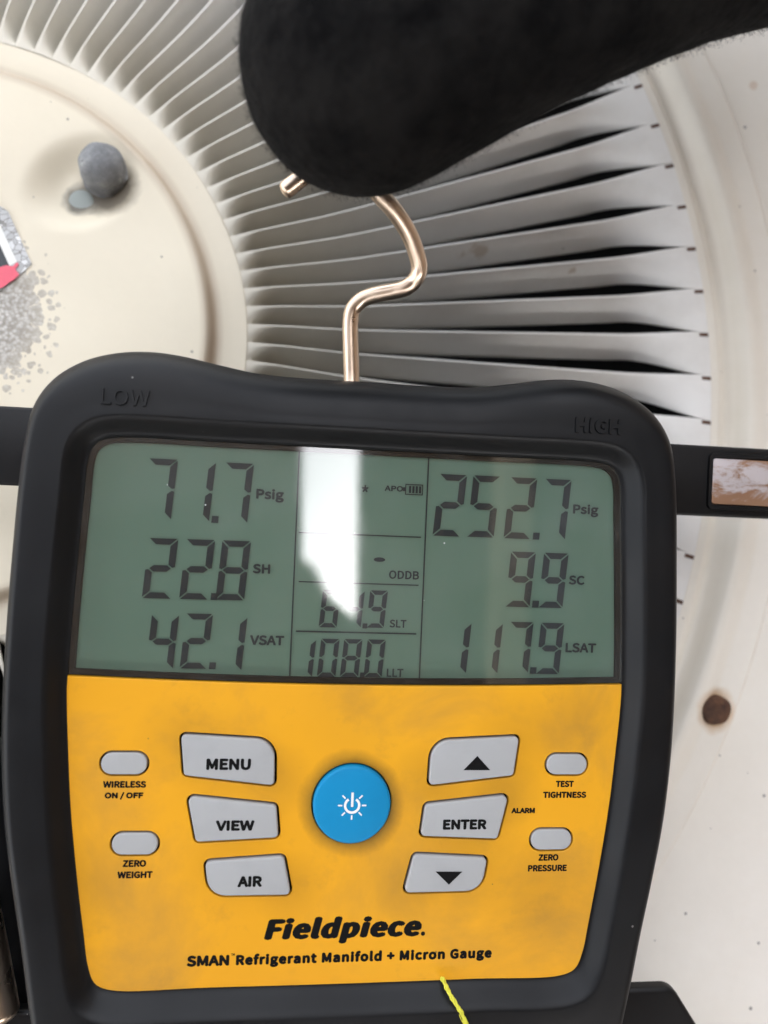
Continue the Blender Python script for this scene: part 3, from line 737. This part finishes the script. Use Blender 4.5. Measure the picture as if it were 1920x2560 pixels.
def digit(ch, k, xr, yt, yb, w, h, t, dp=False):
    """xr, yt: upper right corner seen in the crop"""
    u, v_ = Q(k, xr, yt, ZL); base = (u - w - SK * h, v_ - h)
    fx = lambda p: (base[0] + p[0] + SK * p[1], base[1] + p[1])
    flat('digit', [[fx(p) for p in s] for s in seg_polys(ch, w, h, t)], ZL + .25, SEG, scr, .03)
    if dp:
        d = t * 1.0; x0 = w + t * .35
        flat('decimal_point', [[fx((x0, -.05)), fx((x0 + d, -.05)), fx((x0 + d, d)), fx((x0, d))]], ZL + .25, SEG, scr, .03)
def row(k, s, xs, yts, h, w, t, dots=()):
    for i, (ch, x, y) in enumerate(zip(s, xs, yts)): digit(ch, k, x, y, 0, w, h, t, i in dots)
row(4, '717', (770, 934, 1098), (500, 510, 518), 13.6, 6.35, 1.5, (1,))
row(4, '228', (771, 930, 1085), (842, 847, 852), 13.4, 6.35, 1.5, (1,))
row(4, '421', (775, 921, 1070), (1168, 1166, 1178), 12.3, 5.9, 1.45, (1,))
row(5, '2527', (358, 503, 661, 809), (567, 573, 581, 588), 14.4, 6.5, 1.6, (2,))
row(5, '99', (655, 796), (900, 905), 13.0, 6.0, 1.6, (0,))
row(5, '1179', (378, 513, 645, 778), (1203, 1205, 1202, 1206), 12.1, 5.7, 1.5, (2,))
row(8, '649', (690, 885, 1072), (1415, 1420, 1420), 8.6, 4.1, 1.1, (1,))
row(8, '1080', (490, 680, 865, 1055), (1815, 1812, 1815, 1818), 8.7, 4.2, 1.1, (2,))
e = Q(8, 1003, 1167, ZL); flat('digit', [[(e[0] + 1.35 * math.cos(a), e[1] + .52 * math.sin(a)) for a in np.linspace(0, 6.28, 18, endpoint=False)]], ZL + .25, SEG, scr, .03)
for s, k, b in (('Psig', 4, (1107, 1227, 626, 684)), ('SH', 4, (1092, 1168, 950, 992)), ('VSAT', 4, (1080, 1228, 1258, 1301)), ('Psig', 5, (815, 925, 693, 747)), ('SC', 5, (797, 865, 1000, 1040)),
                ('LSAT', 5, (783, 915, 1291, 1333)), ('ODDB', 8, (1080, 1325, 1257, 1327)), ('SLT', 8, (1085, 1222, 1655, 1720)), ('LLT', 8, (1062, 1197, 2053, 2120)), ('APO', 8, (1045, 1195, 567, 613))):
    text('unit_lettering', s, box(k, *b, ZL), ZL + .25, SEG, scr, {4: .13, 5: .12, 8: .07}[k])
def line(k, a, b, wd):
    p, q = np.array(Q(k, *a, ZL)), np.array(Q(k, *b, ZL))
    if abs(p[0] - q[0]) < 2: m_ = (p[0] + q[0]) / 2; p[0] = q[0] = m_
    else: m_ = (p[1] + q[1]) / 2; p[1] = q[1] = m_
    d = (q - p) / np.linalg.norm(q - p); e = np.array([-d[1], d[0]]) * wd / 2
    flat('divider_line', [[tuple(p - e), tuple(q - e), tuple(q + e), tuple(p + e)]], ZL + .25, SEG, scr, .03)
line('d', (645, 975), (627, 1473), .32); line('d', (926, 988), (905, 1474), .32)
line(8, (350, 950), (1340, 983), .28); line(8, (347, 1345), (1320, 1376), .28); line(8, (325, 1748), (1302, 1770), .34)
bx = box(8, 1212, 1357, 555, 643, ZL); bt = []
def rect(a, b, c, d): return [(a, c), (b, c), (b, d), (a, d)]
w_ = .22; bt += [rect(bx[0], bx[1], bx[2], bx[2] + w_), rect(bx[0], bx[1], bx[3] - w_, bx[3]), rect(bx[0], bx[0] + w_, bx[2] + w_, bx[3] - w_), rect(bx[1] - w_, bx[1], bx[2] + w_, bx[3] - w_), rect(bx[0] - .55, bx[0], bx[2] + .8, bx[3] - .8)]
for i in range(4): bt.append(rect(bx[1] - .95 - i * .78, bx[1] - .45 - i * .78, bx[2] + .45, bx[3] - .45))
flat('battery_icon', bt, ZL + .25, SEG, scr, .03)
s_ = box(8, 858, 915, 560, 620, ZL); text('unit_lettering', '*', s_, ZL + .25, SEG, scr, .05)

# raised words on the boot
text('raised_lettering', 'LOW', box(4, 437, 648, 196, 266, ZB), ZB + .28, RUBBER, boot, .08, extrude=.5)
text('raised_lettering', 'HIGH', box(5, 825, 1025, 320, 388, ZB), ZB + .28, RUBBER, boot, .26, extrude=.5)

# side arms with foil plate, and lower guards
for s in (1, -1):
    arm = slab('side_arm', [(s * u, v) for u, v in round_poly([(60, 2.5, .5), (128, 2.5, 2), (128, 20.9, 2), (60, 20.9, .5)])][::s], -17.5, -14.6, .8, HARD, mg)
    fr = [(s * u, v) for u, v in round_poly([(90.6, 4.2, 1.6), (110.5, 4.2, 1.6), (110.5, 19.2, 1.6), (90.6, 19.2, 1.6)])][::s]
    fi = [(s * u, v) for u, v in round_poly([(91.9, 5.6, .9), (109.2, 5.6, .9), (109.2, 17.8, .9), (91.9, 17.8, .9)])][::s]
    m = len(fr); v = [(x / 1000, y / 1000, -14.7 / 1000) for x, y in fr] + [(x / 1000, y / 1000, -13.9 / 1000) for x, y in inset(fr, .25)] + [(x / 1000, y / 1000, -13.9 / 1000) for x, y in inset(fi, -.2)] + [(x / 1000, y / 1000, -14.7 / 1000) for x, y in fi]
    mesh('plate_frame', v, grid(4, m, True), HARD, arm, True, auto=40)
    slab('foil_plate', inset(fi, .12), -15.0, -14.25, .2, FOIL, arm)
    g = [(s * u, v) for u, v in round_poly([(55, -170, 2), (104, -170, 4), (101, -140, 6), (87.6, -120.4, 5), (55, -120.4, .5)])][::s]
    slab('hose_guard', g, -18, -14.8, 1.2, HARD, mg)

# hanging hook: plated wire
hk = [(879, 985, -9), (879, 939, -9), (877, 870, -8.5), (876, 810, -8), (881, 777, -7.5), (895, 757, -6.8), (915, 744, -6), (948, 734, -4.5), (984, 727, -3), (1014, 719, -1.5), (1034, 704, -.5), (1046, 684, .8), (1048, 662, 1.8), (1040, 630, 3.2), (1026, 592, 4.8), (1006, 556, 6.4), (979, 519, 8), (945, 482, 9), (900, 430, 10), (850, 400, 10), (800, 412, 9), (760, 440, 8), (716, 474, 7)]
tube('hook', [(*L(x, y, z), z) for x, y, z in hk], 1.9, CHROME, mg, seg=24, res=6, scale=.001)

# ------------------------------------------------------------------ gloved hand pinching the hook
def capsules(lst):
    bm = bmesh.new()
    for (p0, r0), (p1, r1) in lst:
        p0, p1 = np.array(p0), np.array(p1); n = 14; d = p1 - p0
        for k in range(n + 1):
            t = k / n
            bmesh.ops.create_icosphere(bm, subdivisions=3, radius=r0 * (1 - t) + r1 * t, matrix=Matrix.Translation(Vector(p0 + d * t)))
    return bm
H = lambda x, y, z: CP(x, y, z)
chain = lambda *js: [(js[i], js[i + 1]) for i in range(len(js) - 1)]
ts = []
ts += chain((H(908, 161, .140), .0227), (H(1050, 95, .1395), .0219), (H(1340, -26, .139), .0196), (H(1742, -212, .140), .0207), (H(2150, -380, .150), .027))          # thumb
ts += chain((H(760, 150, .188), .0105), (H(960, 60, .196), .0115), (H(1350, -90, .207), .0125), (H(1800, -260, .200), .014), (H(2250, -420, .190), .019))                # index, behind the wire
ts += chain((H(1000, -120, .200), .0105), (H(1250, -190, .212), .0120), (H(1600, -290, .216), .0130), (H(2300, -520, .200), .019))
ts += chain((H(1150, -300, .205), .0100), (H(1450, -350, .216), .0115), (H(1800, -430, .218), .0125), (H(2350, -620, .205), .018))
ts += chain((H(1400, -450, .205), .0090), (H(1650, -480, .215), .0105), (H(1950, -560, .216), .0115), (H(2400, -720, .208), .017))
ts += chain((H(2250, -480, .175), .034), (H(2550, -640, .180), .034), (H(2900, -820, .170), .030), (H(3500, -1150, .150), .036))
bm = capsules(ts); me = bpy.data.meshes.new('gloved_hand'); bm.to_mesh(me); bm.free()
tmp = bpy.data.objects.new('tmp', me); COL.objects.link(tmp)
md = tmp.modifiers.new('r', 'REMESH'); md.mode = 'VOXEL'; md.voxel_size = .0013
ms = tmp.modifiers.new('s', 'SMOOTH'); ms.iterations = 8; ms.factor = .5
tx = bpy.data.textures.new('knit', 'CLOUDS'); tx.noise_scale = .016; tx.noise_depth = 3
dm = tmp.modifiers.new('d', 'DISPLACE'); dm.texture = tx; dm.strength = .0011; dm.mid_level = .5; dm.texture_coords = 'LOCAL'
dg = bpy.context.evaluated_depsgraph_get(); me2 = bpy.data.meshes.new_from_object(tmp.evaluated_get(dg)); bpy.data.objects.remove(tmp)
me2.materials.clear(); me2.materials.append(KNIT); me2.name = 'gloved_hand'; me2.polygons.foreach_set('use_smooth', [True] * len(me2.polygons))
hand = link('gloved_hand', me2)
# short fibres standing off the knit
rng = np.random.default_rng(3); nv = len(me2.vertices); vc = np.zeros(nv * 3); vn = np.zeros(nv * 3)
me2.vertices.foreach_get('co', vc); me2.vertices.foreach_get('normal', vn); vc = vc.reshape(-1, 3); vn = vn.reshape(-1, 3)
cc = vc @ M + OG; pu = cc[:, 0] / cc[:, 2] * F + CX; pv = cc[:, 1] / cc[:, 2] * F + CY
ok = np.where((pu > 450) & (pu < 2100) & (pv > -200) & (pv < 700) & (cc[:, 2] < .17))[0]
pick = rng.choice(ok, 42000); bp = vc[pick] + rng.normal(0, .0005, (len(pick), 3)); dn = vn[pick] + rng.normal(0, .8, (len(pick), 3)); dn /= np.linalg.norm(dn, axis=1)[:, None]
sd_ = np.cross(dn, rng.normal(0, 1, dn.shape)); sd_ /= np.linalg.norm(sd_, axis=1)[:, None]; ln_ = rng.uniform(.0002, .0007, (len(pick), 1))
tv = np.stack([bp - sd_ * .00005, bp + sd_ * .00005, bp + dn * ln_], 1).reshape(-1, 3)
fz = bpy.data.meshes.new('fuzz'); fz.from_pydata(tv.tolist(), [], [(3 * i, 3 * i + 1, 3 * i + 2) for i in range(len(pick))]); fz.materials.append(KNIT)
fzo = link('fuzz', fz, hand); fzo['kind'] = 'stuff'; tag(hand, 'hand in black knit work glove, thumb pressing on the wire hook', 'hand')

# ------------------------------------------------------------------ yellow thread over the boot's lower lip
def dev(p): return np.array(mg.matrix_world @ Vector((p[0] / 1000, p[1] / 1000, p[2] / 1000)))
th = [(1104, 2442, .5), (1112, 2458, 1.0), (1122, 2480, 2.4), (1138, 2506, 3.6), (1152, 2528, 4.0), (1164, 2556, 4.1), (1180, 2600, 4.1), (1205, 2660, 4.1)]
base = [np.array((*L(x, y, z), z)) for x, y, z in th]
tr_ = empty('yellow_thread', dev(base[0])); tag(tr_, 'frayed bright yellow thread hanging over the boot below the keypad', 'thread')
THM = NT('yellow_fibre'); THM.set(Base_Color=THM.mix(THM.noise(900, 3), (.62, .58, .02), (.78, .76, .10)), Roughness=.8); THM = THM.m
fine = []
for i in range(len(base) - 1):
    for k in range(6): fine.append(base[i] + (base[i + 1] - base[i]) * k / 6)
for s in range(3):
    pts = []
    for i, p in enumerate(fine):
        a = i * .62 + s * 2.094; amp = .24 + .10 * math.sin(i * .9)
        pts.append(p + np.array([math.cos(a) * amp, math.sin(a) * amp * .3, .35 + math.sin(a) * amp * .7]))
    tube('strand', [dev(p) - np.array(tr_.location) for p in pts], .00030, THM, tr_, seg=8, res=2)
for s in range(9):
    i = random.randrange(0, len(fine) - 12); o_ = np.array([random.uniform(-.6, .6), 0, .7]); pts = [fine[i + k] + o_ + np.array([random.uniform(-.35, .35), random.uniform(-.2, .2), random.uniform(-.1, .2)]) for k in range(0, 12, 3)]
    tube('strand', [dev(p) - np.array(tr_.location) for p in pts], .00009, THM, tr_, seg=5, res=3)

# ------------------------------------------------------------------ hose and metal tube left of the gauge
hose = tube('rubber_hose', [GP(x, y, z) for x, y, z in ((-150, 1880, .014), (-60, 2000, .014), (-20, 2150, .014), (10, 2400, .014), (40, 2650, .014), (80, 2900, .014))], .0125, HARD, None, seg=28, res=8)
tag(hose, 'black rubber hose running beside the left flank of the gauge', 'hose')
pipe = tube('metal_tube', [GP(-62, 2210, .033), GP(-30, 2370, .033), GP(0, 2530, .033)], .0042, CHROME, None, seg=28, res=6)
tag(pipe, 'short plain metal tube lying on the black hose', 'tube')
